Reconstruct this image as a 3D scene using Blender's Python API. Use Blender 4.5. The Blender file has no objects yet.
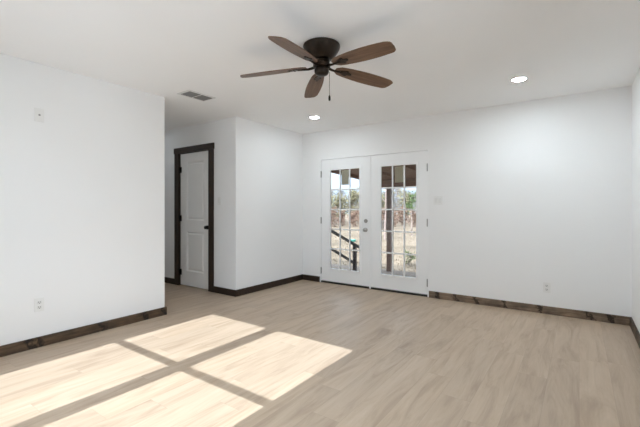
import bpy, bmesh, math, random
from mathutils import Vector, Matrix, noise as mnoise
PI = math.pi
random.seed(7)
sc = bpy.context.scene
col = sc.collection

# ------------------------------------------------------------------ camera, light, exposure
CAM_H = 1.19
YAW = math.radians(35.212)
F_PX = 367.3
cam_d = bpy.data.cameras.new('camera')
cam_d.sensor_fit = 'HORIZONTAL'
cam_d.sensor_width = 36.0
cam_d.lens = F_PX / 640 * 36.0
cam_d.shift_y = -(213.5 - 208.6) / 640
cam_d.clip_start = 0.02
cam_d.clip_end = 400
cam = bpy.data.objects.new('camera', cam_d)
cam.location = (0, 0, CAM_H)
cam.rotation_euler = (PI / 2, 0, YAW)
col.objects.link(cam)
sc.camera = cam

SUN_TAN = 0.60
sun_d = bpy.data.lights.new('sun', 'SUN')
sun_d.energy = 7.5
sun_d.angle = math.radians(0.3)
sun_d.color = (0.95, 1.0, 1.07)
sun = bpy.data.objects.new('sun', sun_d)
sun.rotation_euler = (-(PI / 2 - math.atan(SUN_TAN)), 0, 0)
sun.rotation_euler = Vector((0, 1, -SUN_TAN)).to_track_quat('-Z', 'Y').to_euler()
sun.location = (-2.4, -12, 9)
col.objects.link(sun)

world = bpy.data.worlds.new('sky')
sc.world = world
world.use_nodes = True
wn, wl = world.node_tree.nodes, world.node_tree.links
wn.clear()
wo = wn.new('ShaderNodeOutputWorld')
bg = wn.new('ShaderNodeBackground')
bg.inputs['Strength'].default_value = 4.2
tc = wn.new('ShaderNodeTexCoord')
sep = wn.new('ShaderNodeSeparateXYZ')
wl.new(tc.outputs['Generated'], sep.inputs[0])
rmp = wn.new('ShaderNodeValToRGB')
rmp.color_ramp.elements[0].position = 0.0
rmp.color_ramp.elements[0].color = (0.15, 0.20, 0.26, 1)
rmp.color_ramp.elements[1].position = 0.55
rmp.color_ramp.elements[1].color = (0.73, 0.835, 0.98, 1)
e = rmp.color_ramp.elements.new(0.12)
e.color = (0.285, 0.365, 0.475, 1)
wl.new(sep.outputs['Z'], rmp.inputs[0])
wl.new(rmp.outputs[0], bg.inputs['Color'])
wl.new(bg.outputs[0], wo.inputs['Surface'])

vs = sc.view_settings
vs.view_transform = 'Standard'
vs.look = 'None'
vs.gamma = 1.0
vs.exposure = 0.76
vs.use_curve_mapping = False
sc.cycles.max_bounces = 14
sc.cycles.diffuse_bounces = 10
sc.cycles.glossy_bounces = 4
sc.cycles.transparent_max_bounces = 24
sc.cycles.caustics_reflective = False
sc.cycles.caustics_refractive = False
sc.cycles.sample_clamp_indirect = 8.0
LAMP_W = 6.8          # each recessed downlight in view
CORNER_W = 4.2        # the one near the closet corner
REAR_FILL_W = 11.0          # each unseen fill downlight added behind the camera

# ------------------------------------------------------------------ materials
def srgb(r, g, b):
    f = lambda c: (c / 255 / 12.92) if c / 255 <= 0.04045 else ((c / 255 + 0.055) / 1.055) ** 2.4
    return (f(r), f(g), f(b), 1)

class NT:
    """small node-tree helper"""
    def __init__(self, name, rough=0.5, metallic=0.0, spec=0.5):
        self.m = bpy.data.materials.new(name)
        self.m.use_nodes = True
        self.n, self.l = self.m.node_tree.nodes, self.m.node_tree.links
        self.n.clear()
        self.out = self.n.new('ShaderNodeOutputMaterial')
        self.b = self.n.new('ShaderNodeBsdfPrincipled')
        self.b.inputs['Roughness'].default_value = rough
        self.b.inputs['Metallic'].default_value = metallic
        self.b.inputs['Specular IOR Level'].default_value = spec
        self.l.new(self.b.outputs[0], self.out.inputs['Surface'])
    def node(self, t, **kw):
        nd = self.n.new(t)
        for k, v in kw.items():
            setattr(nd, k, v)
        return nd
    def link(self, a, b):
        self.l.new(a, b)
    def math(self, op, a, b=None):
        nd = self.node('ShaderNodeMath', operation=op)
        for i, v in enumerate((a, b)):
            if v is None: continue
            if isinstance(v, (int, float)): nd.inputs[i].default_value = v
            else: self.link(v, nd.inputs[i])
        return nd.outputs[0]
    def coords(self, kind='Object', scale=(1, 1, 1)):
        t = self.node('ShaderNodeTexCoord')
        mp = self.node('ShaderNodeMapping')
        mp.inputs['Scale'].default_value = scale
        self.link(t.outputs[kind], mp.inputs['Vector'])
        return mp.outputs[0]
    def noise(self, vec, scale, detail=4, rough=0.55, dist=0.0):
        nd = self.node('ShaderNodeTexNoise')
        nd.inputs['Scale'].default_value = scale
        nd.inputs['Detail'].default_value = detail
        nd.inputs['Roughness'].default_value = rough
        nd.inputs['Distortion'].default_value = dist
        self.link(vec, nd.inputs['Vector'])
        return nd.outputs['Fac']
    def ramp(self, fac, stops):
        nd = self.node('ShaderNodeValToRGB')
        els = nd.color_ramp.elements
        while len(els) < len(stops): els.new(0.5)
        for el, (p, c) in zip(els, stops):
            el.position = p
            el.color = c
        self.link(fac, nd.inputs[0])
        return nd.outputs['Color']
    def mix(self, fac, a, b, mode='MIX'):
        nd = self.node('ShaderNodeMix', data_type='RGBA', blend_type=mode)
        for i, v in ((0, fac), (6, a), (7, b)):
            if isinstance(v, (int, float)): nd.inputs[i].default_value = v
            elif isinstance(v, tuple): nd.inputs[i].default_value = v
            else: self.link(v, nd.inputs[i])
        return nd.outputs[2]
    def color(self, c):
        if isinstance(c, tuple): self.b.inputs['Base Color'].default_value = c
        else: self.link(c, self.b.inputs['Base Color'])
        return self
    def bump(self, h, strength=0.1, dist=0.01):
        nd = self.node('ShaderNodeBump')
        nd.inputs['Strength'].default_value = strength
        nd.inputs['Distance'].default_value = dist
        self.link(h, nd.inputs['Height'])
        self.link(nd.outputs[0], self.b.inputs['Normal'])
        return self

def noisy(name, c1, c2, scale=40, rough=0.5, metallic=0.0, spec=0.5, bump=0.0, stretch=(1, 1, 1)):
    t = NT(name, rough, metallic, spec)
    v = t.coords('Object', stretch)
    f = t.noise(v, scale)
    t.color(t.ramp(f, [(0.3, c1), (0.7, c2)]))
    if bump: t.bump(f, bump, 0.004)
    return t.m

def wood(name, dark, light, axis, scale=1.0, rough=0.5, knots=False, spec=0.4):
    """grain runs along axis (0,1,2)"""
    t = NT(name, rough, 0, spec)
    st = [14.0, 14.0, 14.0]; st[axis] = 1.0
    v = t.coords('Object', tuple(s * scale for s in st))
    f = t.noise(v, 3.0, 6, 0.6, 0.6)
    c = t.ramp(f, [(0.28, dark), (0.72, light)])
    if knots:
        v2 = t.coords('Object')
        sp = t.node('ShaderNodeSeparateXYZ')
        t.link(v2, sp.inputs[0])
        wob = t.noise(v2, 22.0, 3)
        ax, up = sp.outputs['XYZ'[axis]], sp.outputs['Z']
        vo = t.node('ShaderNodeTexVoronoi', voronoi_dimensions='1D')
        vo.inputs['Scale'].default_value = 3.1
        t.link(t.math('ADD', t.math('ADD', ax, t.math('MULTIPLY', up, 0.45)), t.math('MULTIPLY', wob, 0.16)), vo.inputs['W'])
        k = t.ramp(vo.outputs['Distance'], [(0.02, (0.16, 0.14, 0.12, 1)), (0.10, (1, 1, 1, 1))])
        f3 = t.noise(v2, 6.0, 3)
        big = t.ramp(f3, [(0.35, (0.55, 0.55, 0.55, 1)), (0.65, (1.15, 1.12, 1.08, 1))])
        c = t.mix(1.0, c, k, 'MULTIPLY')
        c = t.mix(1.0, c, big, 'MULTIPLY')
    t.color(c)
    t.bump(f, 0.15, 0.003)
    return t.m

def floor_material():
    t = NT('oak_plank_floor', 0.46, 0, 0.42)
    tcn = t.node('ShaderNodeTexCoord')
    s = t.node('ShaderNodeSeparateXYZ')
    t.link(tcn.outputs['Object'], s.inputs[0])
    W, L = 0.182, 1.22
    rx = t.math('DIVIDE', s.outputs['X'], W)
    row = t.math('FLOOR', rx)
    wn1 = t.node('ShaderNodeTexWhiteNoise', noise_dimensions='1D')
    t.link(row, wn1.inputs['W'])
    ry = t.math('ADD', t.math('DIVIDE', s.outputs['Y'], L), t.math('MULTIPLY', wn1.outputs['Value'], 7.0))
    pl = t.math('FLOOR', ry)
    cmb = t.node('ShaderNodeCombineXYZ')
    t.link(row, cmb.inputs[0]); t.link(pl, cmb.inputs[1])
    wn2 = t.node('ShaderNodeTexWhiteNoise', noise_dimensions='3D')
    t.link(cmb.outputs[0], wn2.inputs['Vector'])
    rnd = wn2.outputs['Value']
    # grain, shifted for every plank
    gv = t.node('ShaderNodeCombineXYZ')
    t.link(t.math('ADD', t.math('MULTIPLY', s.outputs['X'], 6.0), t.math('MULTIPLY', rnd, 61.0)), gv.inputs[0])
    t.link(t.math('ADD', t.math('MULTIPLY', s.outputs['Y'], 0.8), t.math('MULTIPLY', rnd, 23.0)), gv.inputs[1])
    g1 = t.noise(gv.outputs[0], 1.7, 6, 0.62, 1.0)
    gv2 = t.node('ShaderNodeVectorMath', operation='MULTIPLY')
    t.link(gv.outputs[0], gv2.inputs[0]); gv2.inputs[1].default_value = (7.0, 2.2, 1)
    g2 = t.noise(gv2.outputs[0], 2.0, 3, 0.6, 0.2)
    base = t.ramp(g1, [(0.25, FLOOR_D), (0.5, FLOOR_M), (0.78, FLOOR_L)])
    tint = t.ramp(rnd, [(0.0, (0.94, 0.935, 0.93, 1)), (0.5, (1, 1, 1, 1)), (1.0, (1.05, 1.045, 1.03, 1))])
    c = t.mix(1.0, base, tint, 'MULTIPLY')
    fine = t.ramp(g2, [(0.3, (0.96, 0.96, 0.96, 1)), (0.7, (1.03, 1.03, 1.03, 1))])
    c = t.mix(1.0, c, fine, 'MULTIPLY')
    fx = t.math('FRACT', rx); fy = t.math('FRACT', ry)
    ex = t.math('MINIMUM', fx, t.math('SUBTRACT', 1.0, fx))
    ey = t.math('MINIMUM', fy, t.math('SUBTRACT', 1.0, fy))
    seam = t.math('MAXIMUM', t.math('LESS_THAN', ex, 0.009), t.math('LESS_THAN', ey, 0.0013))
    c = t.mix(t.math('MULTIPLY', seam, 0.16), c, (0.12, 0.09, 0.07, 1))
    t.color(c)
    t.bump(t.math('SUBTRACT', t.math('MULTIPLY', g2, 0.2), seam), 0.12, 0.002)
    return t.m

FLOOR_D = (0.345, 0.252, 0.178, 1)
FLOOR_M = (0.475, 0.368, 0.272, 1)
FLOOR_L = (0.550, 0.440, 0.336, 1)

def paint(name, c, rough=0.6, bump=0.05, scale=120):
    t = NT(name, rough, 0, 0.35)
    v = t.coords('Object')
    f = t.noise(v, scale, 3)
    f2 = t.noise(v, 0.8, 2)
    c2 = tuple(x * 0.975 for x in c[:3]) + (1,)
    t.color(t.ramp(f2, [(0.3, c2), (0.7, c)]))
    if bump: t.bump(f, bump, 0.002)
    return t.m

def glass_material():
    t = NT('clear_window_glass')
    t.n.remove(t.b)
    tr = t.node('ShaderNodeBsdfTransparent')
    tr.inputs['Color'].default_value = (0.86, 0.875, 0.875, 1)
    gl = t.node('ShaderNodeBsdfGlossy')
    gl.inputs['Roughness'].default_value = 0.01
    fr = t.node('ShaderNodeFresnel')
    fr.inputs['IOR'].default_value = 1.36
    mx = t.node('ShaderNodeMixShader')
    t.link(fr.outputs[0], mx.inputs[0]); t.link(tr.outputs[0], mx.inputs[1]); t.link(gl.outputs[0], mx.inputs[2])
    t.link(mx.outputs[0], t.out.inputs['Surface'])
    return t.m

def emission(name, c, s):
    t = NT(name)
    t.b.inputs['Base Color'].default_value = (0.9, 0.9, 0.9, 1)
    t.b.inputs['Emission Color'].default_value = c
    t.b.inputs['Emission Strength'].default_value = s
    return t.m

M = {}
M['wall'] = paint('white_wall_paint', (0.88, 0.882, 0.884, 1), 0.7, 0.06, 140)
M['ceiling'] = paint('white_ceiling_paint', (0.92, 0.922, 0.925, 1), 0.75, 0.08, 90)
M['door_white'] = paint('white_door_paint', (0.90, 0.905, 0.91, 1), 0.4, 0.0)
M['interior_door'] = paint('greyish_white_door_paint', (0.84, 0.835, 0.825, 1), 0.45, 0.02)
M['plastic'] = noisy('white_plastic', (0.80, 0.80, 0.79, 1), (0.83, 0.83, 0.82, 1), 20, 0.35)
M['grey_plastic'] = noisy('shaded_plastic_slot', (0.10, 0.10, 0.10, 1), (0.16, 0.16, 0.16, 1), 60, 0.5)
M['receptacle'] = noisy('receptacle_plastic', (0.74, 0.74, 0.73, 1), (0.78, 0.78, 0.77, 1), 20, 0.4)
M['floor'] = floor_material()
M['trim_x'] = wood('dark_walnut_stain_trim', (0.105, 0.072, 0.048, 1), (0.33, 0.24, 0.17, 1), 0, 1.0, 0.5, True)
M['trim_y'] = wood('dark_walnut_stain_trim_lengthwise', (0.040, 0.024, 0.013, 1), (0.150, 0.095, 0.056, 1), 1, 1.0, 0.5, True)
M['casing_x'] = wood('dark_brown_head_casing', (0.014, 0.008, 0.005, 1), (0.045, 0.025, 0.014, 1), 0, 1.0, 0.5)
M['casing_z'] = wood('dark_brown_side_casing', (0.014, 0.008, 0.005, 1), (0.045, 0.025, 0.014, 1), 2, 1.0, 0.5)
M['blade'] = wood('brown_oak_fan_blade', (0.070, 0.035, 0.019, 1), (0.205, 0.115, 0.066, 1), 0, 1.2, 0.45)
M['bronze'] = noisy('oil_rubbed_bronze', (0.018, 0.012, 0.008, 1), (0.040, 0.027, 0.018, 1), 30, 0.33, 0.75)
M['chain'] = noisy('dull_metal_chain', (0.10, 0.09, 0.08, 1), (0.2, 0.18, 0.16, 1), 300, 0.4, 0.8)
M['nickel'] = noisy('satin_nickel', (0.36, 0.35, 0.34, 1), (0.45, 0.44, 0.43, 1), 60, 0.32, 0.9)
M['black_metal'] = noisy('black_knob_metal', (0.012, 0.011, 0.010, 1), (0.03, 0.028, 0.026, 1), 60, 0.22, 0.7)
M['threshold'] = noisy('dark_bronze_threshold', (0.015, 0.012, 0.010, 1), (0.030, 0.025, 0.020, 1), 60, 0.5, 0.3)
M['vent'] = noisy('white_register_metal', (0.72, 0.72, 0.715, 1), (0.76, 0.76, 0.755, 1), 40, 0.45)
M['vent_slat'] = noisy('grey_register_louver', (0.20, 0.20, 0.20, 1), (0.25, 0.25, 0.25, 1), 40, 0.5)
M['duct'] = noisy('duct_shade', (0.03, 0.03, 0.03, 1), (0.06, 0.06, 0.06, 1), 40, 0.8)
M['lens'] = None
M['glass'] = glass_material()
def paper_material():
    t = NT('beige_paper_sticker', 0.8)
    f = t.noise(t.coords('Object'), 14)
    c = t.ramp(f, [(0.3, (0.86, 0.83, 0.70, 1)), (0.7, (0.93, 0.90, 0.78, 1))])
    t.color(c)
    tl = t.node('ShaderNodeBsdfTranslucent')
    t.link(c, tl.inputs['Color'])
    mx = t.node('ShaderNodeMixShader')
    mx.inputs[0].default_value = 0.7
    t.link(t.b.outputs[0], mx.inputs[1]); t.link(tl.outputs[0], mx.inputs[2])
    t.link(mx.outputs[0], t.out.inputs['Surface'])
    return t.m
M['sticker'] = paper_material()
M['vinyl'] = paint('white_vinyl_sash', (0.78, 0.78, 0.78, 1), 0.4, 0.0)
M['deck'] = noisy('weathered_deck_boards', (0.11, 0.09, 0.074, 1), (0.19, 0.16, 0.135, 1), 6, 0.95, 0, 0.03, 0.1, (1, 12, 1))
M['porch_wood'] = wood('brown_porch_timber', (0.11, 0.052, 0.030, 1), (0.24, 0.12, 0.07, 1), 0, 0.8, 0.6)
M['porch_post'] = wood('brown_porch_post_timber', (0.075, 0.042, 0.028, 1), (0.17, 0.10, 0.068, 1), 2, 0.8, 0.6)
M['rail'] = wood('dark_handrail_timber', (0.012, 0.008, 0.006, 1), (0.040, 0.026, 0.018, 1), 1, 0.8, 0.6)
M['shingle'] = noisy('grey_shingle', (0.10, 0.10, 0.10, 1), (0.2, 0.19, 0.18, 1), 15, 0.9)
M['siding'] = paint('pale_siding', (0.62, 0.61, 0.58, 1), 0.7, 0.0)
M['bark_grey'] = noisy('grey_bark', (0.16, 0.12, 0.10, 1), (0.36, 0.29, 0.24, 1), 12, 0.9, 0, 0.2, 0.2, (4, 4, 1))
M['bark_pale'] = noisy('pale_bark', (0.20, 0.15, 0.13, 1), (0.30, 0.23, 0.20, 1), 8, 0.9, 0, 0.2, 0.2, (4, 4, 1))
M['twig_grey'] = noisy('grey_winter_twigs', (0.12, 0.10, 0.085, 1), (0.24, 0.205, 0.175, 1), 1.3, 0.9, 0, 0.2)
M['leaf_olive'] = noisy('olive_foliage', (0.13, 0.115, 0.06, 1), (0.26, 0.23, 0.14, 1), 1.3, 0.85, 0, 0.2)
M['leaf_rust'] = noisy('rusty_brush_leaves', (0.14, 0.085, 0.062, 1), (0.27, 0.18, 0.13, 1), 1.3, 0.85, 0, 0.2)
M['leaf_green'] = noisy('fresh_green_leaves', (0.04, 0.085, 0.016, 1), (0.11, 0.16, 0.05, 1), 4, 0.7, 0, 0.3)
M['grass_blade'] = noisy('dry_straw_grass', (0.14, 0.108, 0.07, 1), (0.23, 0.178, 0.125, 1), 3, 0.9, 0, 0.2)
M['turquoise'] = noisy('turquoise_plastic', (0.03, 0.20, 0.15, 1), (0.05, 0.26, 0.20, 1), 8, 0.4)

M['concrete'] = noisy('pale_concrete', (0.58, 0.575, 0.56, 1), (0.66, 0.655, 0.64, 1), 3, 0.9, 0, 0.2)
def lawn_material():
    t = NT('dry_winter_lawn', 0.95, 0, 0.15)
    v = t.coords('Object', (1, 1, 1))
    f1 = t.noise(v, 0.35, 5, 0.65, 0.5)
    f2 = t.noise(v, 6.0, 5, 0.7)
    c = t.ramp(f1, [(0.30, (0.070, 0.055, 0.036, 1)), (0.45, (0.16, 0.122, 0.084, 1)), (0.62, (0.215, 0.165, 0.118, 1)), (0.8, (0.125, 0.112, 0.065, 1))])
    c2 = t.ramp(f2, [(0.3, (0.75, 0.74, 0.72, 1)), (0.7, (1.15, 1.13, 1.1, 1))])
    t.color(t.mix(1.0, c, c2, 'MULTIPLY'))
    return t.m
M['lawn'] = lawn_material()

# ------------------------------------------------------------------ mesh helpers
def add_box(bm, x0, x1, y0, y1, z0, z1, bevel=0.0):
    r = bmesh.ops.create_cube(bm, size=1.0)
    vsx = r['verts']
    for v in vsx:
        v.co = Vector((x0 + (v.co.x + .5) * (x1 - x0), y0 + (v.co.y + .5) * (y1 - y0), z0 + (v.co.z + .5) * (z1 - z0)))
    if bevel > 0:
        es = list({e for v in vsx for e in v.link_edges})
        bmesh.ops.bevel(bm, geom=es, offset=bevel, segments=2, profile=0.6, affect='EDGES')
    return vsx

def add_lathe(bm, profile, n=32, center=(0, 0, 0), axis='Z'):
    """profile: (radius, height) pairs; closed with caps where radius is 0"""
    def place(r, h, a):
        x, y = r * math.cos(a), r * math.sin(a)
        if axis == 'Z': p = (x, y, h)
        elif axis == 'Y': p = (x, h, y)
        else: p = (h, x, y)
        return Vector(p) + Vector(center)
    rings = []
    for r, h in profile:
        if r < 1e-6: rings.append([bm.verts.new(place(0, h, 0))])
        else: rings.append([bm.verts.new(place(r, h, 2 * PI * i / n)) for i in range(n)])
    for a, b in zip(rings, rings[1:]):
        for i in range(n):
            j = (i + 1) % n
            if len(a) == 1 and len(b) == 1: continue
            if len(a) == 1: bm.faces.new((a[0], b[i], b[j]))
            elif len(b) == 1: bm.faces.new((a[i], a[j], b[0]))
            else: bm.faces.new((a[i], a[j], b[j], b[i]))

def add_tube(bm, pts, radii, n=8, caps=True):
    pts = [Vector(p) for p in pts]
    if isinstance(radii, (int, float)): radii = [radii] * len(pts)
    rings = []
    for i, p in enumerate(pts):
        d = (pts[min(i + 1, len(pts) - 1)] - pts[max(i - 1, 0)]).normalized()
        u = d.orthogonal().normalized() if abs(d.z) > .99 else d.cross(Vector((0, 0, 1))).normalized()
        w = d.cross(u)
        rings.append([bm.verts.new(p + radii[i] * (math.cos(2 * PI * k / n) * u + math.sin(2 * PI * k / n) * w)) for k in range(n)])
    for a, b in zip(rings, rings[1:]):
        for k in range(n):
            bm.faces.new((a[k], a[(k + 1) % n], b[(k + 1) % n], b[k]))
    if caps:
        bm.faces.new(rings[0][::-1]); bm.faces.new(rings[-1])

def add_beam(bm, a, b, w, h):
    """rectangular bar from a to b, w wide sideways, h tall"""
    a, b = Vector(a), Vector(b)
    d = (b - a).normalized()
    s = d.cross(Vector((0, 0, 1))).normalized() * (w / 2)
    u = s.cross(d).normalized() * (h / 2)
    v = [bm.verts.new(p + i * s + j * u) for p in (a, b) for i, j in ((-1, -1), (1, -1), (1, 1), (-1, 1))]
    for f in ((0, 1, 2, 3), (7, 6, 5, 4), (0, 4, 5, 1), (1, 5, 6, 2), (2, 6, 7, 3), (3, 7, 4, 0)):
        bm.faces.new([v[i] for i in f])

def obj(name, bm, mat, parent=None, smooth=False, loc=None):
    bmesh.ops.recalc_face_normals(bm, faces=bm.faces[:])
    me = bpy.data.meshes.new(name)
    bm.to_mesh(me); bm.free()
    me.materials.append(mat)
    if smooth:
        for p in me.polygons: p.use_smooth = True
        try: me.set_sharp_from_angle(angle=math.radians(40))
        except Exception: pass
    o = bpy.data.objects.new(name, me)
    col.objects.link(o)
    if parent is not None: o.parent = parent
    if loc is not None: o.location = loc
    return o

def tag(o, label=None, cat=None, group=None, kind=None):
    if label: o['label'] = label
    if cat: o['category'] = cat
    if group: o['group'] = group
    if kind: o['kind'] = kind
    return o

def thing(name, label, cat, loc=(0, 0, 0), rz=0.0, group=None, kind=None):
    o = bpy.data.objects.new(name, None)
    o.empty_display_size = 0.1
    o.location = loc; o.rotation_euler = (0, 0, rz)
    col.objects.link(o)
    return tag(o, label, cat, group, kind)

def dup(root, loc, rz=0.0, label=None):
    r = root.copy(); col.objects.link(r)
    r.location = loc; r.rotation_euler = (0, 0, rz)
    if label: r['label'] = label
    for ch in list(root.children):
        c = ch.copy(); col.objects.link(c); c.parent = r
        for g in list(ch.children):
            d = g.copy(); col.objects.link(d); d.parent = c
    return r

def boxes(name, mat, rects, parent=None, bevel=0.0, kind=None, label=None, cat=None):
    bm = bmesh.new()
    for r in rects: add_box(bm, *r, bevel=bevel)
    o = obj(name, bm, mat, parent)
    return tag(o, label, cat, kind=kind)

# ------------------------------------------------------------------ room shell (metres)
H = 2.441
XL, XR = -3.80, 0.436
YB, YO = 4.876, 5.006           # back wall inner / outer face
YF, YFO = -0.56, -0.70          # front wall (behind the camera)
YE = 2.363                      # end of the left wall
YD = 3.405                      # hall wall with the interior door
XH = -6.6                       # far end of the hall
S = 'structure'

boxes('floor', M['floor'], [(XH - .2, XR + .12, YFO, YO - .02, -0.10, 0)], kind=S, label='light oak plank floor with a bright window patch of sun', cat='floor')
boxes('ceiling', M['ceiling'], [(XH - .2, XR + .12, YFO, YO, H, H + .10)], kind=S, label='smooth white painted ceiling', cat='ceiling')
bm = bmesh.new()
add_box(bm, XL - .12, XL, YFO, YE, 0, H, bevel=0.006)
obj('wall_left', bm, M['wall']); tag(bpy.data.objects['wall_left'], 'long blank white wall on the left ending at the hall', 'wall', kind=S)
# French door opening
FX0, FX1, FZ1 = -3.440, -1.650, 1.992
boxes('wall_back', M['wall'], [(XL, FX0, YB, YO, 0, H), (FX1, XR + .12, YB, YO, 0, H), (FX0, FX1, YB, YO, FZ1, H)], kind=S, label='white back wall holding the French doors', cat='wall')
RW0, RW1, RZ0, RZ1 = 0.55, 2.45, 0.56, 1.98      # added window opening out of view, lets in more daylight
boxes('wall_right', M['wall'], [(XR, XR + .12, YFO, RW0, 0, H), (XR, XR + .12, RW1, YB, 0, H), (XR, XR + .12, RW0, RW1, 0, RZ0), (XR, XR + .12, RW0, RW1, RZ1, H)], kind=S, label='sliver of white wall at the right edge', cat='wall')
# closet block: side wall and hall wall with a door opening
DX0, DX1, DZ1 = -5.095, -4.345, 2.055
boxes('wall_closet', M['wall'], [(XL - .11, XL, YD + .11, YO, 0, H)], kind=S, label='white side wall of the closet block beside the French doors', cat='wall')
boxes('wall_hall', M['wall'], [(XH, DX0, YD, YD + .11, 0, H), (DX1, XL, YD, YD + .11, 0, H), (DX0, DX1, YD, YD + .11, DZ1, H)], kind=S, label='white hall wall around the panelled interior door', cat='wall')
boxes('wall_hall_near', M['wall'], [(XH, XL - .12, YE - .12, YE, 0, H)], kind=S, label='near wall of the hall behind the left wall', cat='wall')
boxes('wall_hall_end', M['wall'], [(XH - .12, XH, YE - .12, YD + .11, 0, H)], kind=S, label='end wall of the hall', cat='wall')
# closet interior back (keeps daylight out behind the closed door)
boxes('wall_closet_inside', M['wall'], [(XH - .12, XL - .11, YO - .1, YO, 0, H), (XH - .12, XH, YD + .11, YO - .1, 0, H)], kind=S, label='inner wall of the closet', cat='wall')

# front wall behind the camera, with twin windows that throw the sun patches
WX = [(-3.372, -2.545), (-2.391, -1.552)]      # glass, left and right unit
WZ0, WM0, WM1, WZ1 = 0.715, 1.349, 1.387, 2.016
ox0, ox1, oz0, oz1 = WX[0][0] - .055, WX[1][1] + .055, WZ0 - .06, WZ1 + .055
boxes('wall_front', M['wall'], [(XL, ox0, YFO, YF, 0, H), (ox1, XR, YFO, YF, 0, H), (ox0, ox1, YFO, YF, 0, oz0), (ox0, ox1, YFO, YF, oz1, H)], kind=S, label='white wall behind the camera with twin windows', cat='wall')
for k, (x0, x1) in enumerate(WX):
    w = thing('window_%d' % (k + 1), ('left' if k == 0 else 'right') + ' unit of the twin double hung white windows behind the camera', 'window', ((x0 + x1) / 2, YF - .07, oz0), kind=S)
    cx, cz = (x0 + x1) / 2, oz0
    def L(r): return (r[0] - cx, r[1] - cx, r[2], r[3], r[4] - cz, r[5] - cz)
    lo = x0 - .055 if k == 0 else -2.468
    hi = x1 + .055 if k == 1 else -2.468
    boxes('window_frame', M['vinyl'], [L((lo, x0 - .002, -.05, .05, oz0, oz1)), L((x1 + .002, hi, -.05, .05, oz0, oz1)), L((x0 - .002, x1 + .002, -.05, .05, WZ1, oz1)), L((x0 - .002, x1 + .002, -.05, .05, oz0, WZ0))], w)
    boxes('meeting_rail', M['vinyl'], [L((x0 - .002, x1 + .002, -.010, .010, WM0, WM1))], w)
    boxes('upper_pane', M['glass'], [L((x0 - .002, x1 + .002, -.003, .003, WM1, WZ1))], w)
    boxes('lower_pane', M['glass'], [L((x0 - .002, x1 + .002, -.003, .003, WZ0, WM0))], w)

# unseen picture window added in the right wall for extra daylight
w = thing('window_3', 'unseen white picture window added in the right wall for extra daylight', 'window', (XR + .06, (RW0 + RW1) / 2, RZ0), kind=S)
hw, hh = (RW1 - RW0) / 2, RZ1 - RZ0
boxes('window_frame', M['vinyl'], [(-.05, .05, -hw, -hw + .05, 0, hh), (-.05, .05, hw - .05, hw, 0, hh), (-.05, .05, -hw + .05, hw - .05, 0, .05), (-.05, .05, -hw + .05, hw - .05, hh - .05, hh), (-.045, .045, -.03, .03, .05, hh - .05)], w)
boxes('pane', M['glass'], [(-.003, .003, -hw + .04, -.02, .04, hh - .04)], w)
boxes('pane', M['glass'], [(-.003, .003, .02, hw - .04, .04, hh - .04)], w)

# house roof above the rooms; right eave extended to block sky at added window
boxes('roof', M['shingle'], [(XH - .5, XR + 2.1, YFO - .35, YO + .15, H + .10, H + .42)], kind=S, label='roof over the house', cat='roof')

# baseboards, dark stained
BH, BT = 0.088, 0.017
def baseboard(name, rects, mat, label):
    bm = bmesh.new()
    for r in rects: add_box(bm, *r, bevel=0.0025)
    tag(obj(name, bm, mat), label, 'baseboard', kind=S)
baseboard('baseboard_left', [(XL, XL + BT, YF, YE + BT, 0, BH), (XL - .115, XL, YE, YE + BT, 0, BH)], M['trim_y'], 'knotty dark wood baseboard along the left wall')
baseboard('baseboard_back', [(FX1 + .004, XR, YB - BT, YB, 0, BH)], M['trim_x'], 'knotty dark wood baseboard right of the French doors')
baseboard('baseboard_corner', [(XL + BT, FX0 - .004, YB - BT, YB, 0, BH)], M['casing_x'], 'short dark baseboard between closet corner and French doors')
baseboard('baseboard_closet', [(XL, XL + BT, YD - BT, YB, 0, BH)], M['casing_x'], 'dark baseboard along the closet side wall')
baseboard('baseboard_hall', [(-4.252, XL, YD - BT, YD, 0, BH), (XH, -5.19, YD - BT, YD, 0, BH)], M['casing_x'], 'dark baseboard of the hall wall on both sides of the door')
baseboard('baseboard_right', [(XR - BT, XR, YF, YB - BT, 0, BH)], M['trim_y'], 'dark baseboard running along the right wall')

# ------------------------------------------------------------------ interior panelled door with dark casing
d1 = thing('door_1', 'closed greyish white two panel interior door with dark casing in the hall', 'door', (-4.717, YD, 0), kind=S)
ox = -4.717
sx0, sx1, sz0, sz1 = -5.068 - ox, -4.367 - ox, 0.014, 2.032
F = 0.014      # slab face set back
pz = [(0.235, 0.838), (1.015, 1.900)]
px0, px1 = -4.912 - ox, -4.502 - ox
bm = bmesh.new()
add_box(bm, sx0, px0, F, F + .035, sz0, sz1)
add_box(bm, px1, sx1, F, F + .035, sz0, sz1)
zz = [sz0, pz[0][0], pz[0][1], pz[1][0], pz[1][1], sz1]
for i in (0, 2, 4): add_box(bm, px0, px1, F, F + .035, zz[i], zz[i + 1])
slab = obj('door_slab', bm, M['interior_door'], d1)
for z0, z1 in pz:
    bm = bmesh.new()
    def ring(inset, y): return [bm.verts.new((x, y, z)) for x, z in ((px0 + inset, z0 + inset), (px1 - inset, z0 + inset), (px1 - inset, z1 - inset), (px0 + inset, z1 - inset))]
    rs = [ring(0, F), ring(.016, F + .018), ring(.024, F + .018), ring(.044, F + .006), ]
    for a, b in zip(rs, rs[1:]):
        for i in range(4): bm.faces.new((a[i], a[(i + 1) % 4], b[(i + 1) % 4], b[i]))
    bm.faces.new(rs[-1])
    bk = ring(0, F + .034); bm.faces.new(bk)
    for i in range(4): bm.faces.new((rs[0][i], rs[0][(i + 1) % 4], bk[(i + 1) % 4], bk[i]))
    obj('door_panel', bm, M['interior_door'], slab)
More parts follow.
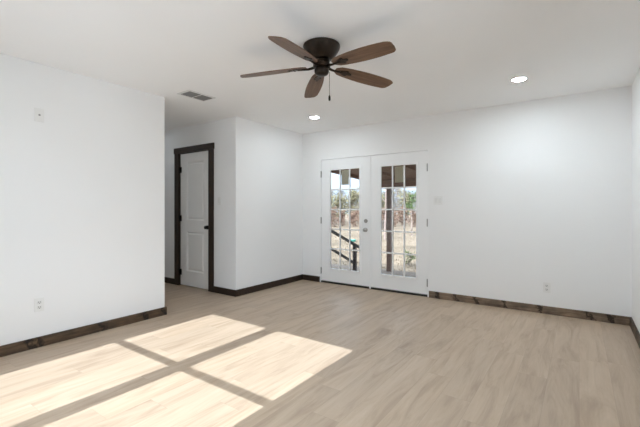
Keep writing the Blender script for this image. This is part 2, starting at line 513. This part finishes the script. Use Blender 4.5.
# casing and jamb
for side, (a, b) in (('l', (-5.185 - ox, -5.078 - ox)), ('r', (-4.357 - ox, -4.252 - ox))):
    boxes('side_casing', M['casing_z'], [(a, b, -.018, 0, 0, 2.042)], d1, bevel=0.002)
boxes('head_casing', M['casing_x'], [(-5.195 - ox, -4.240 - ox, -.023, 0, 2.042, 2.128)], d1, bevel=0.002)
boxes('door_jamb', M['casing_z'], [(DX0 - ox, -5.072 - ox, 0, .11, 0, DZ1), (-4.363 - ox, DX1 - ox, 0, .11, 0, DZ1), (-5.072 - ox, -4.363 - ox, 0, .11, 2.036, DZ1)], d1)
for z in (1.79, 1.04, 0.21):
    bm = bmesh.new()
    add_lathe(bm, [(0, -.048), (.010, -.048), (.010, .048), (0, .048)], 10, (sx0 - .006, -.003, z))
    add_box(bm, sx0 - .004, sx0 + .030, F - .003, F + .001, z - .045, z + .045)
    obj('hinge', bm, M['black_metal'], d1, True)
bm = bmesh.new()
add_lathe(bm, [(0, F), (.031, F), (.031, F - .006), (.024, F - .011), (.012, F - .014), (.011, F - .020), (.019, F - .025), (.025, F - .034), (.025, F - .041), (.019, F - .048), (0, F - .050)], 24, (-4.418 - ox, 0, 0.916), 'Y')
obj('door_knob', bm, M['black_metal'], d1, True)

# ------------------------------------------------------------------ French doors
tag(boxes('trim_1', M['door_white'], [(FX0, -3.421, YB - .003, YO, 0, FZ1), (-1.669, FX1, YB - .003, YO, 0, FZ1), (-3.421, -1.669, YB - .003, YO, 1.977, FZ1)], bevel=0.002), 'white jamb frame around the French doors', 'door frame', kind=S)
tag(boxes('trim_2', M['threshold'], [(-3.421, -1.669, YB - .004, YO + .02, 0, 0.024)]), 'dark threshold strip under the French doors', 'threshold', kind=S)

def french_leaf(name, label, x0, x1, g0, g1, hinge_x, astragal):
    cx = (x0 + x1) / 2
    t = thing(name, label, 'door', (cx, YB + .006, 0), kind=S)
    a, b, z0, z1 = x0 - cx, x1 - cx, 0.031, 1.973
    ga, gb, gz0, gz1 = g0 - cx, g1 - cx, 0.240, 1.800
    bm = bmesh.new()
    for k, q in ((0, 0.0), (1, .045)):      # the outer layer is rebated around the glass
        y0, y1 = ((0, .016), (.016, .044))[k]
        for r in ((a, ga - q, y0, y1, z0, z1), (gb + q, b, y0, y1, z0, z1), (ga - q, gb + q, y0, y1, z0, gz0 - q), (ga - q, gb + q, y0, y1, gz1 + q, z1)): add_box(bm, *r)
    leaf = obj('door_slab', bm, M['door_white'], t)
    # raised lite frame moulding
    bm = bmesh.new()
    m, p = .030, .009
    for r in ((ga - m, ga, -p, .002, gz0 - m, gz1 + m), (gb, gb + m, -p, .002, gz0 - m, gz1 + m), (ga, gb, -p, .002, gz0 - m, gz0), (ga, gb, -p, .002, gz1, gz1 + m)): add_box(bm, *r, bevel=.004)
    obj('lite_frame', bm, M['door_white'], t)
    boxes('glass_pane', M['glass'], [(ga, gb, .010, .014, gz0, gz1)], t)
    bm = bmesh.new()
    w = .0100
    for i in (1, 2):
        x = ga + (gb - ga) * i / 3
        add_box(bm, x - w, x + w, -.002, .0095, gz0, gz1, bevel=.003)
        add_box(bm, x - w, x + w, .0142, .0165, gz0, gz1)
    for i in range(1, 5):
        z = gz0 + (gz1 - gz0) * i / 5
        add_box(bm, ga, gb, -.0025, .0093, z - w, z + w, bevel=.003)
        add_box(bm, ga, gb, .0143, .0167, z - w, z + w)
    obj('muntin_grid', bm, M['door_white'], t)
    for z in (1.745, 1.0, 0.19):
        bm = bmesh.new()
        hx = hinge_x - cx
        add_lathe(bm, [(0, -.052), (.008, -.052), (.008, .052), (0, .052)], 10, (hx, -.008, z))
        add_box(bm, hx - .011, hx + .011, -.006, -.001, z - .05, z + .05)
        obj('hinge', bm, M['nickel'], t, True)
    if astragal:
        boxes('astragal', M['door_white'], [(a - .014, a + .012, -.012, .0, 0.004, z1)], t, bevel=.003)
    return t, cx

leafL, cL = french_leaf('door_2', 'left white French door with fifteen panes, deadbolt and knob', -3.418, -2.537, -3.236, -2.716, -3.420, False)
leafR, cR = french_leaf('door_3', 'right white French door with fifteen panes and no knob', -2.531, -1.672, -2.355, -1.828, -1.670, True)
bm = bmesh.new()
add_lathe(bm, [(0, 0), (.030, 0), (.030, -.008), (.024, -.014), (0, -.015)], 24, (-2.606 - cL, 0, 1.005), 'Y')
add_box(bm, -2.606 - cL - .006, -2.606 - cL + .006, -.032, -.013, 1.005 - .018, 1.005 + .018, bevel=.003)
obj('deadbolt', bm, M['nickel'], leafL, True)
bm = bmesh.new()
add_lathe(bm, [(0, 0), (.032, 0), (.032, -.006), (.025, -.012), (.012, -.016), (.011, -.024), (.020, -.029), (.027, -.038), (.027, -.046), (.020, -.053), (0, -.055)], 24, (-2.608 - cL, 0, 0.872), 'Y')
obj('door_knob', bm, M['nickel'], leafL, True)
for t, c, x in ((leafL, cL, -2.978), (leafR, cR, -2.085)):
    o = boxes('paper_sticker', M['sticker'], [(x - c - .066, x - c + .066, .0145, .0155, 1.560, 1.788)], t)
    o['label'] = 'beige paper sticker on the upper middle pane'

# ------------------------------------------------------------------ ceiling fan
FANX, FANY = -1.612, 2.306
fan = thing('ceiling_fan', 'dark bronze ceiling fan with five brown wooden blades and pull chain', 'ceiling fan', (FANX, FANY, H))
bm = bmesh.new()
add_lathe(bm, [(0, 0), (.134, 0), (.141, -.006), (.142, -.016), (.138, -.022), (.138, -.030), (.135, -.035), (.124, -.055), (.108, -.078), (.093, -.096), (.082, -.107), (.070, -.113), (0, -.115)], 56)
obj('motor_housing', bm, M['bronze'], fan, True)
bm = bmesh.new()
add_lathe(bm, [(0, -.116), (.058, -.116), (.062, -.122), (.062, -.130), (.055, -.136), (.055, -.142), (.066, -.147), (.066, -.170), (.055, -.176), (0, -.176)], 40)
obj('blade_hub', bm, M['bronze'], fan, True)
bm = bmesh.new()
add_lathe(bm, [(0, -.175), (.050, -.175), (.054, -.180), (.056, -.196), (.054, -.212), (.046, -.224), (.030, -.231), (.012, -.233), (0, -.233)], 36)
obj('switch_housing', bm, M['bronze'], fan, True)
DROP = 0.160
DROOP = math.radians(4.0)
PITCH = math.radians(12)
def blade_outline(n=14):
    R0, R1 = .120, .648
    pts = []
    for i in range(n + 1):
        s = i / n
        w = .046 + .026 * math.sin(min(1, s / .58) * PI / 2)
        if s > .58: w = .072 - .014 * ((s - .58) / .42) ** 2
        if s < .10: w *= .50 + .50 * math.sin(s / .10 * PI / 2)
        pts.append((R0 + (R1 - R0) * s, w))
    up = [(x, w) for x, w in pts]
    dn = [(x, -w) for x, w in reversed(pts)]
    # clipped, rounded tip
    up = up[:-1] + [(R1 - .026, .058), (R1 - .010, .046)]
    dn = [(R1 + .002, .010), (R1 + .006, -.030), (R1 + .002, -.044), (R1 - .014, -.054)] + dn[1:]
    return up + dn
for k in range(5):
    a = math.radians(-81.6 + 72 * k)
    bm = bmesh.new()
    ol = blade_outline()
    t = .0065
    top = [bm.verts.new((x, y, t / 2)) for x, y in ol]
    bot = [bm.verts.new((x, y, -t / 2)) for x, y in ol]
    bm.faces.new(top); bm.faces.new(bot[::-1])
    for i in range(len(ol)):
        j = (i + 1) % len(ol)
        bm.faces.new((top[i], bot[i], bot[j], top[j]))
    b = obj('blade', bm, M['blade'], fan)
    # positive local Y edge hangs lower
    b.rotation_euler = (Matrix.Rotation(a, 3, 'Z') @ Matrix.Rotation(DROOP, 3, 'Y') @ Matrix.Rotation(-PITCH, 3, 'X')).to_euler()
    b.location = (0, 0, -DROP)
    bm = bmesh.new()
    # blade iron: arm from hub, then a trefoil plate under the blade
    add_tube(bm, [(.056, 0, -.002), (.080, 0, -.008), (.105, 0, -.011), (.130, 0, -.0105), (.160, 0, -.009), (.190, 0, -.0085)], [.010, .010, .009, .008, .007, .006], 10)
    pl = [(.165, .010), (.185, .022), (.215, .034), (.228, .030), (.232, .016), (.262, .010), (.270, 0), (.262, -.010), (.232, -.016), (.228, -.030), (.215, -.034), (.185, -.022), (.165, -.010)]
    tp = [bm.verts.new((x, y, -.0035)) for x, y in pl]
    bt = [bm.verts.new((x, y, -.0085)) for x, y in pl]
    bm.faces.new(tp); bm.faces.new(bt[::-1])
    for i in range(len(pl)):
        j = (i + 1) % len(pl)
        bm.faces.new((tp[i], bt[i], bt[j], tp[j]))
    for x, y in ((.215, .022), (.215, -.022), (.255, 0)):
        add_lathe(bm, [(0, -.012), (.005, -.012), (.006, -.008), (0, -.008)], 8, (x, y, 0))
    ir = obj('blade_bracket', bm, M['bronze'], fan, True)
    ir.rotation_euler = b.rotation_euler
    ir.location = b.location
# pull chain on the camera-right side of the switch housing
ux, uy = math.cos(YAW), math.sin(YAW)
cxp, cyp = ux * .060, uy * .060
bm = bmesh.new()
add_tube(bm, [(cxp * .9, cyp * .9, -.200), (cxp, cyp, -.206), (cxp, cyp, -.385)], .0016, 6)
for i in range(30):
    bmesh.ops.create_icosphere(bm, subdivisions=1, radius=.0027, matrix=Matrix.Translation((cxp, cyp, -.208 - i * .006)))
ch = obj('pull_chain', bm, M['chain'], fan)
bm = bmesh.new()
add_lathe(bm, [(0, -.380), (.004, -.382), (.008, -.392), (.009, -.412), (.007, -.424), (0, -.427)], 14, (cxp, cyp, 0))
obj('chain_pull', bm, M['black_metal'], ch, True)

# ------------------------------------------------------------------ recessed downlights, and added fill lamps out of view
def lens_material(watts):
    return emission('downlight_lens', (0.825, 0.935, 1.0, 1), watts / (PI * PI * .056 ** 2))
M['lens'] = lens_material(LAMP_W)
M['hall_fill_lens'] = lens_material(0.7)
M['corner_lens'] = lens_material(CORNER_W)
M['rear_fill_lens'] = lens_material(REAR_FILL_W)
def downlight(x, y, label, lens='lens'):
    t = thing('recessed_downlight', label, 'ceiling light', (x, y, H), group='recessed ceiling lights')
    bm = bmesh.new()
    add_lathe(bm, [(.056, -.002), (.060, -.006), (.074, -.005), (.080, 0), (.056, 0), (.056, -.002)], 40)
    obj('trim_ring', bm, M['vinyl'], t, True)
    bm = bmesh.new()
    add_lathe(bm, [(0, -.0035), (.056, -.0030), (.056, -.0005), (0, -.0005)], 40)
    obj('light_lens', bm, M[lens], t, True)
    return t
downlight(-0.475, 4.010, 'lit recessed ceiling light near the right wall, larger of the two in view')
downlight(-2.962, 4.065, 'small lit recessed ceiling light above the left French door near the closet', 'corner_lens')
downlight(-0.475, 0.55, 'added unseen fill downlight above the camera side of the room on the right', 'rear_fill_lens')  # this and the next are fill lamps added out of view
downlight(-1.72, 0.45, 'added unseen fill downlight in the middle of the row behind the camera', 'rear_fill_lens')

downlight(-5.5, 2.88, 'dim unseen fill downlight added in the hall behind the left wall', 'hall_fill_lens')  # hidden lamp added to lift the dark hall

# ------------------------------------------------------------------ ceiling vent (two banks of louvers)
v = thing('ceiling_vent', 'white metal ceiling air register with two grey louver banks', 'vent', (-3.459, 2.535, H))
bm = bmesh.new()
hx, hy = .084, .148
fw = .026
for r in ((-hx - fw, -hx, -hy - fw, hy + fw), (hx, hx + fw, -hy - fw, hy + fw), (-hx, hx, -hy - fw, -hy), (-hx, hx, hy, hy + fw), (-hx, hx, -.008, .008)):
    add_box(bm, *r, -.007, 0, bevel=.002)
obj('vent_frame', bm, M['vent'], v)
boxes('duct_shade_sheet', M['duct'], [(-hx, hx, -hy, hy, -.0015, -.0005)], v)  # flat dark sheet painted for the shade inside the duct
for bank in (-1, 1):
    for i in range(7):
        y = bank * (.018 + i * .0204)
        bm = bmesh.new()
        add_box(bm, -hx, hx, -.0085, .0085, -.0007, .0007)
        o = obj('louver', bm, M['vent_slat'], v)
        o.location = (0, y, -.0055)
        o.rotation_euler = (-.42, 0, 0)

# ------------------------------------------------------------------ wall plates
def plate(name, label, cat, loc, rz, kind_, w=.072, h=.116, group=None):
    """built facing -Y, then turned"""
    t = thing(name, label, cat, loc, rz, group)
    bm = bmesh.new(); add_box(bm, -w / 2, w / 2, -.006, 0, -h / 2, h / 2, bevel=.0025)
    obj('cover_plate', bm, M['plastic'], t)
    if kind_ == 'outlet':
        for dz in (.021, -.021):
            bm = bmesh.new(); add_box(bm, -.016, .016, -.0085, -.005, dz - .014, dz + .014, bevel=.003)
            r = obj('receptacle', bm, M['receptacle'], t)
            boxes('slot', M['grey_plastic'], [(-.0085, -.005, -.0092, -.008, dz - .002, dz + .009), (.005, .0085, -.0092, -.008, dz - .002, dz + .008), (-.003, .003, -.0092, -.008, dz - .011, dz - .005)], r)
    elif kind_ == 'switch':
        n = max(1, round(w / .06) - 0)
        xs = [0] if w < .09 else [-.023, .023]
        for x in xs:
            bm = bmesh.new(); add_box(bm, x - .0165, x + .0165, -.0095, -.005, -.033, .033, bevel=.002)
            obj('rocker', bm, M['receptacle'], t)
    elif kind_ == 'coax':
        bm = bmesh.new()
        add_lathe(bm, [(0, -.022), (.0035, -.022), (.005, -.020), (.005, -.010), (.009, -.010), (.009, -.005), (0, -.005)], 6, (0, 0, 0), 'Y')
        obj('coax_jack', bm, M['nickel'], t)
    return t
plate('wall_outlet', 'white duplex outlet low on the left wall', 'outlet', (XL, 1.190, .362), PI / 2, 'outlet', group='duplex outlets')
plate('wall_outlet', 'white duplex outlet low on the back wall right of the French doors', 'outlet', (-.300, YB, .297), 0, 'outlet', group='duplex outlets')
plate('cable_plate', 'white cable jack plate high on the left wall', 'wall plate', (XL, 1.190, 1.995), PI / 2, 'coax')
plate('light_switch', 'double white light switch plate beside the right French door', 'switch', (-1.527, YB, 1.298), 0, 'switch', w=.118)
plate('light_switch', 'single white light switch beside the dark door casing', 'switch', (-4.135, YD, 1.30), 0, 'switch')

# ------------------------------------------------------------------ outside: lawn, deck, porch
GZ = -0.60
bm = bmesh.new()
NX, NY = 60, 60
X0, X1, Y0, Y1 = -90, 70, -60, 110
grid = []
for j in range(NY + 1):
    row = []
    for i in range(NX + 1):
        x, y = X0 + (X1 - X0) * i / NX, Y0 + (Y1 - Y0) * j / NY
        far = max(0, math.hypot(x, y) - 14)
        z = GZ + min(far, 25) / 25 * 0.18 * mnoise.noise(Vector((x * .09, y * .09, 0)))
        row.append(bm.verts.new((x, y, z)))
    grid.append(row)
for j in range(NY):
    for i in range(NX):
        bm.faces.new((grid[j][i], grid[j][i + 1], grid[j + 1][i + 1], grid[j + 1][i]))
tag(obj('lawn', bm, M['lawn'], smooth=True), 'dry straw coloured winter lawn beyond the porch', 'lawn', kind=S)
tag(boxes('bounce_patio', M['concrete'], [(-14, 12, -16, YFO - .05, GZ + .2, GZ + .30), (XR + .2, 12, YFO - .05, 4.9, GZ + .2, GZ + .30)]), 'unseen pale concrete driveway added to bounce light into the room', 'driveway', kind=S)  # unseen slab, added pale to throw sunlight up at the ceiling
# crawl-space skirt under the house
boxes('trim_3', M['siding'], [(XH - .3, XR + .1, YO - .02, YO + .03, GZ, -.02), (XH - .3, XR + .1, YFO - .03, YFO, GZ, 0)], kind=S, label='pale skirting under the house walls', cat='skirting')

DZ = -0.34
bm = bmesh.new()
y = YO + .04
while y < 8.50:
    add_box(bm, -5.6, 2.4, y, min(y + .136, 8.52), DZ - .03, DZ, bevel=.003)
    y += .142
add_box(bm, -5.6, 2.4, 8.44, 8.48, DZ - .20, DZ - .031)
tag(obj('deck', bm, M['deck']), 'grey weathered board deck outside the French doors', 'deck', kind=S)
bm = bmesh.new()
add_box(bm, -3.62, -1.45, YO + .035, 5.95, -.20, -.04)
add_box(bm, -3.62, -1.45, 5.95, 6.25, DZ + .005, -.20)
tag(obj('step', bm, M['deck']), 'wooden steps down from the French doors to the deck', 'steps', kind=S)

# porch roof: sloping board ceiling, rafters, beam
bm = bmesh.new()
def zr(y): return 2.085 - .058 * (y - YO)
xa, xb, ya, yb = -4.48, 2.9, YO + .02, 8.75
v8 = [bm.verts.new(p) for p in ((xa, ya, zr(ya)), (xb, ya, zr(ya)), (xb, yb, zr(yb)), (xa, yb, zr(yb)), (xa, ya, zr(ya) + .05), (xb, ya, zr(ya) + .05), (xb, yb, zr(yb) + .05), (xa, yb, zr(yb) + .05))]
for f in ((0, 1, 2, 3), (7, 6, 5, 4), (0, 4, 5, 1), (1, 5, 6, 2), (2, 6, 7, 3), (3, 7, 4, 0)): bm.faces.new([v8[i] for i in f])
pr = tag(obj('porch_roof', bm, M['porch_wood']), 'low brown timber porch roof outside the French doors', 'porch roof', kind=S)
boxes('roof_beam', M['porch_wood'], [(-4.40, 2.8, 8.285, 8.375, 1.700, zr(8.33) - .002)], pr)
for x in (-4.2, -3.4, -2.6, -1.8, -1.0, -.2, .6, 1.4):
    bm = bmesh.new()
    add_beam(bm, (x, YO + .03, zr(YO) - .03), (x, 8.28, zr(8.28) - .03), .04, .055)
    obj('rafter', bm, M['porch_wood'], pr)
tag(boxes('porch_post', M['porch_post'], [(-3.855, -3.745, 8.28, 8.38, DZ, 1.700)], bevel=.004), 'square brown porch post seen through the right French door', 'post', group='porch posts')
tag(boxes('porch_post', M['porch_post'], [(1.9, 2.01, 8.28, 8.38, DZ, 1.700)], bevel=.004), 'square brown porch post far right outside', 'post', group='porch posts')

rl = thing('stair_railing', 'dark wooden stair handrail sloping down outside the left French door', 'handrail', (-3.75, 5.1, DZ))
def ry(y, z): return (0, y - 5.1, z - DZ)
sl = (.47 - .78) / .83
zt = lambda y: .78 + sl * (y - 5.67)
bm = bmesh.new(); add_beam(bm, ry(5.10, zt(5.10)), ry(6.78, zt(6.78)), .05, .042); obj('top_rail', bm, M['rail'], rl)
zl = lambda y: .45 + (.09 - .45) / .83 * (y - 5.67)
bm = bmesh.new(); add_beam(bm, ry(5.14, zl(5.14)), ry(6.56, zl(6.56)), .035, .045); obj('lower_rail', bm, M['rail'], rl)
boxes('post', M['rail'], [(-.032, .032, 6.545 - 5.1 - .032, 6.545 - 5.1 + .032, 0, zt(6.545) - DZ)], rl, bevel=.003)
boxes('post', M['rail'], [(-.043, .043, .0, .086, 0, zt(5.14) - DZ)], rl, bevel=.003)

# ------------------------------------------------------------------ scrub woodland beyond the lawn
def at(u, d):
    a = (u - 320) / F_PX
    return ((a * math.cos(YAW) - math.sin(YAW)) * d, (a * math.sin(YAW) + math.cos(YAW)) * d)

def quad(bm, p, size, rnd, aspect=.55):
    d = Vector((rnd.uniform(-1, 1), rnd.uniform(-1, 1), rnd.uniform(-.7, 1))).normalized()
    s = d.orthogonal().normalized()
    s = Matrix.Rotation(rnd.uniform(0, 2 * PI), 3, d) @ s
    a = d * size; b = s * size * aspect
    v = [bm.verts.new(p), bm.verts.new(p + a * .5 + b * .5), bm.verts.new(p + a), bm.verts.new(p + a * .5 - b * .5)]
    bm.faces.new(v)

def make_tree(name, label, cat, height, spread, seed, bark, leafmat, n_branch, n_leaf, leaf, aspect, base=.25, group=None, leafname='foliage', girth=1.0):
    rnd = random.Random(seed)
    t = thing(name, label, cat, group=group)
    bm = bmesh.new()
    lean = Vector((rnd.uniform(-.06, .06), rnd.uniform(-.06, .06), 0))
    tr = [Vector((0, 0, -.1))]
    n = 6
    for i in range(1, n + 1):
        tr.append(Vector((0, 0, height * .85 * i / n)) + lean * height * i / n + Vector((rnd.uniform(-.05, .05), rnd.uniform(-.05, .05), 0)) * i * .4)
    r0 = (.018 * height + .02) * girth
    add_tube(bm, tr, [r0 * (1 - .85 * i / n) for i in range(n + 1)], 7)
    tips = [tr[-1]]
    for b in range(n_branch):
        s = rnd.uniform(base, .98)
        i = min(n - 1, int(s * n)); f = s * n - i
        p0 = tr[i].lerp(tr[i + 1], f)
        az = rnd.uniform(0, 2 * PI)
        ln = spread * rnd.uniform(.5, 1.0) * (1.15 - .6 * s)
        p1 = p0 + Vector((math.cos(az) * ln * .55, math.sin(az) * ln * .55, ln * rnd.uniform(.25, .6)))
        p2 = p1 + Vector((math.cos(az + rnd.uniform(-.6, .6)) * ln * .45, math.sin(az + rnd.uniform(-.6, .6)) * ln * .45, ln * rnd.uniform(.2, .7)))
        rb = r0 * .38 * (1.1 - s)
        add_tube(bm, [p0, p1, p2], [rb + .008, rb * .7 + .006, .004], 5)
        for q in range(4): tips.append(p0.lerp(p1, .5 + .125 * q))
        for q in range(5): tips.append(p1.lerp(p2, .2 * (q + 1)))
    obj('trunk', bm, bark, t)
    bm = bmesh.new()
    for i in range(n_leaf):
        c = rnd.choice(tips)
        p = c + Vector((rnd.gauss(0, 1), rnd.gauss(0, 1), rnd.gauss(0, .8))) * spread * .20
        p.z = max(.05, p.z)
        quad(bm, p, leaf * rnd.uniform(.6, 1.4), rnd, aspect)
    obj(leafname, bm, leafmat, t)
    return t

gT = make_tree('bare_tree', 'bare grey winter tree in the scrub beyond the lawn', 'tree', 4.9, 1.15, 3, M['bark_grey'], M['twig_grey'], 26, 1500, .34, .10, group='bare grey trees beyond the lawn', leafname='twigs')
gT2 = make_tree('bare_tree', 'bare grey winter tree in the scrub beyond the lawn', 'tree', 5.6, 1.25, 11, M['bark_grey'], M['twig_grey'], 30, 1700, .36, .09, group='bare grey trees beyond the lawn', leafname='twigs')
oT = make_tree('olive_tree', 'scrubby olive green tree beyond the lawn', 'tree', 4.3, 1.15, 5, M['bark_grey'], M['leaf_olive'], 26, 1800, .22, .5, .1, group='olive green trees beyond the lawn')
rB = make_tree('brush_shrub', 'rusty brown leafed shrub at the far edge of the lawn', 'shrub', 1.9, .72, 9, M['bark_grey'], M['leaf_rust'], 22, 1100, .17, .5, .05, group='rusty shrubs at the lawn edge')
first = {}
rr = random.Random(21)
def put(proto, u, d, sc_=1.0):
    x, y = at(u, d)
    loc = (x, y, GZ - .02)
    rz = rr.uniform(0, 2 * PI)
    if proto.name not in first:
        first[proto.name] = 1
        proto.location = loc; proto.rotation_euler = (0, 0, rz); o = proto
    else:
        o = dup(proto, loc, rz)
    o.scale = (sc_ * rr.uniform(.9, 1.15), sc_ * rr.uniform(.9, 1.15), sc_ * rr.uniform(.9, 1.08))
    return o
for i in range(6):
    put(gT2, 306 + i * 23 + rr.uniform(-1.5, 1.5), rr.uniform(52.5, 53.5), .95)
for i in range(6):
    put(gT, 317 + i * 23 + rr.uniform(-1.5, 1.5), rr.uniform(48.2, 49), .95)
for i in range(5):
    put(oT, 300 + i * 26 + rr.uniform(-1.5, 1.5), rr.uniform(44, 44.6), .95)
for i in range(5):
    put(gT if i > 1 else oT, 313 + i * 26 + rr.uniform(-1.5, 1.5), rr.uniform(40.4, 41), .85)
for i in range(8):
    put(rB, 303 + i * 20 + rr.uniform(-1.5, 1.5), rr.uniform(37.6, 38), rr.uniform(.75, 1.05))
for i in range(7):
    put(rB, 313 + i * 20 + rr.uniform(-1.5, 1.5), rr.uniform(35.2, 35.6), rr.uniform(.65, .9))
# nearer single plants
x, y = at(384.6, 21)
p = make_tree('pale_tree', 'slim pale barked tree just left of the porch post', 'tree', 5.2, 1.3, 33, M['bark_pale'], M['leaf_olive'], 16, 160, .16, .5, .45, girth=.5)
p.location = (x, y, GZ)
x, y = at(412, 24)
p = make_tree('green_sapling', 'bright green leafed young tree in the right French door', 'tree', 3.2, .5, 41, M['bark_grey'], M['leaf_green'], 22, 300, .15, .45, .60)
p.location = (x, y, GZ)
x, y = at(409.5, 11.6)
p = make_tree('low_green_plant', 'small low green plant growing beyond the deck edge', 'plant', .36, .22, 51, M['bark_grey'], M['leaf_green'], 12, 160, .075, .4, .05)
p.location = (x, y, GZ)
x, y = at(383.5, 31.5)
bm = bmesh.new()
add_lathe(bm, [(0, 0), (.50, 0), (.46, .12), (.40, .55), (.42, .72), (.36, .75), (0, .73)], 18)
for q in bm.verts: q.co += q.co.normalized() * .05 * mnoise.noise(q.co * 3)
tag(obj('tree_stump', bm, noisy('dark_stump_bark', (.03, .022, .018, 1), (.08, .06, .045, 1), 6, .9), loc=(x, y, GZ)), 'dark tree stump at the lawn edge left of the post', 'stump')
x, y = at(352, 20)
bm = bmesh.new()
add_lathe(bm, [(0, 0), (.19, 0), (.22, .08), (.235, .08), (.235, .095), (.21, .095), (.175, .02), (0, .02)], 28)
tag(obj('plastic_tub', bm, M['turquoise'], smooth=True, loc=(x, y, GZ + .005)), 'shallow turquoise plastic tub lying on the dry lawn', 'tub')

# tall dry grass blades between deck and scrub (uncountable)
bm = bmesh.new()
rg = random.Random(5)
for i in range(7000):
    d = 9.6 + 22 * rg.random() ** 1.5
    x, y = at(rg.uniform(305, 445), d)
    if y < 8.7: continue
    h = rg.uniform(.02, .06)
    a = rg.uniform(0, PI); w = .012 + d * .0006
    dx, dy = math.cos(a) * w, math.sin(a) * w
    lx, ly = rg.uniform(-.06, .06), rg.uniform(-.06, .06)
    bm.faces.new([bm.verts.new((x - dx, y - dy, GZ - .03)), bm.verts.new((x + dx, y + dy, GZ - .03)), bm.verts.new((x + lx, y + ly, GZ + h))])
tag(obj('dry_grass', bm, M['grass_blade']), 'dry straw grass blades standing in the lawn', 'grass', kind='stuff')
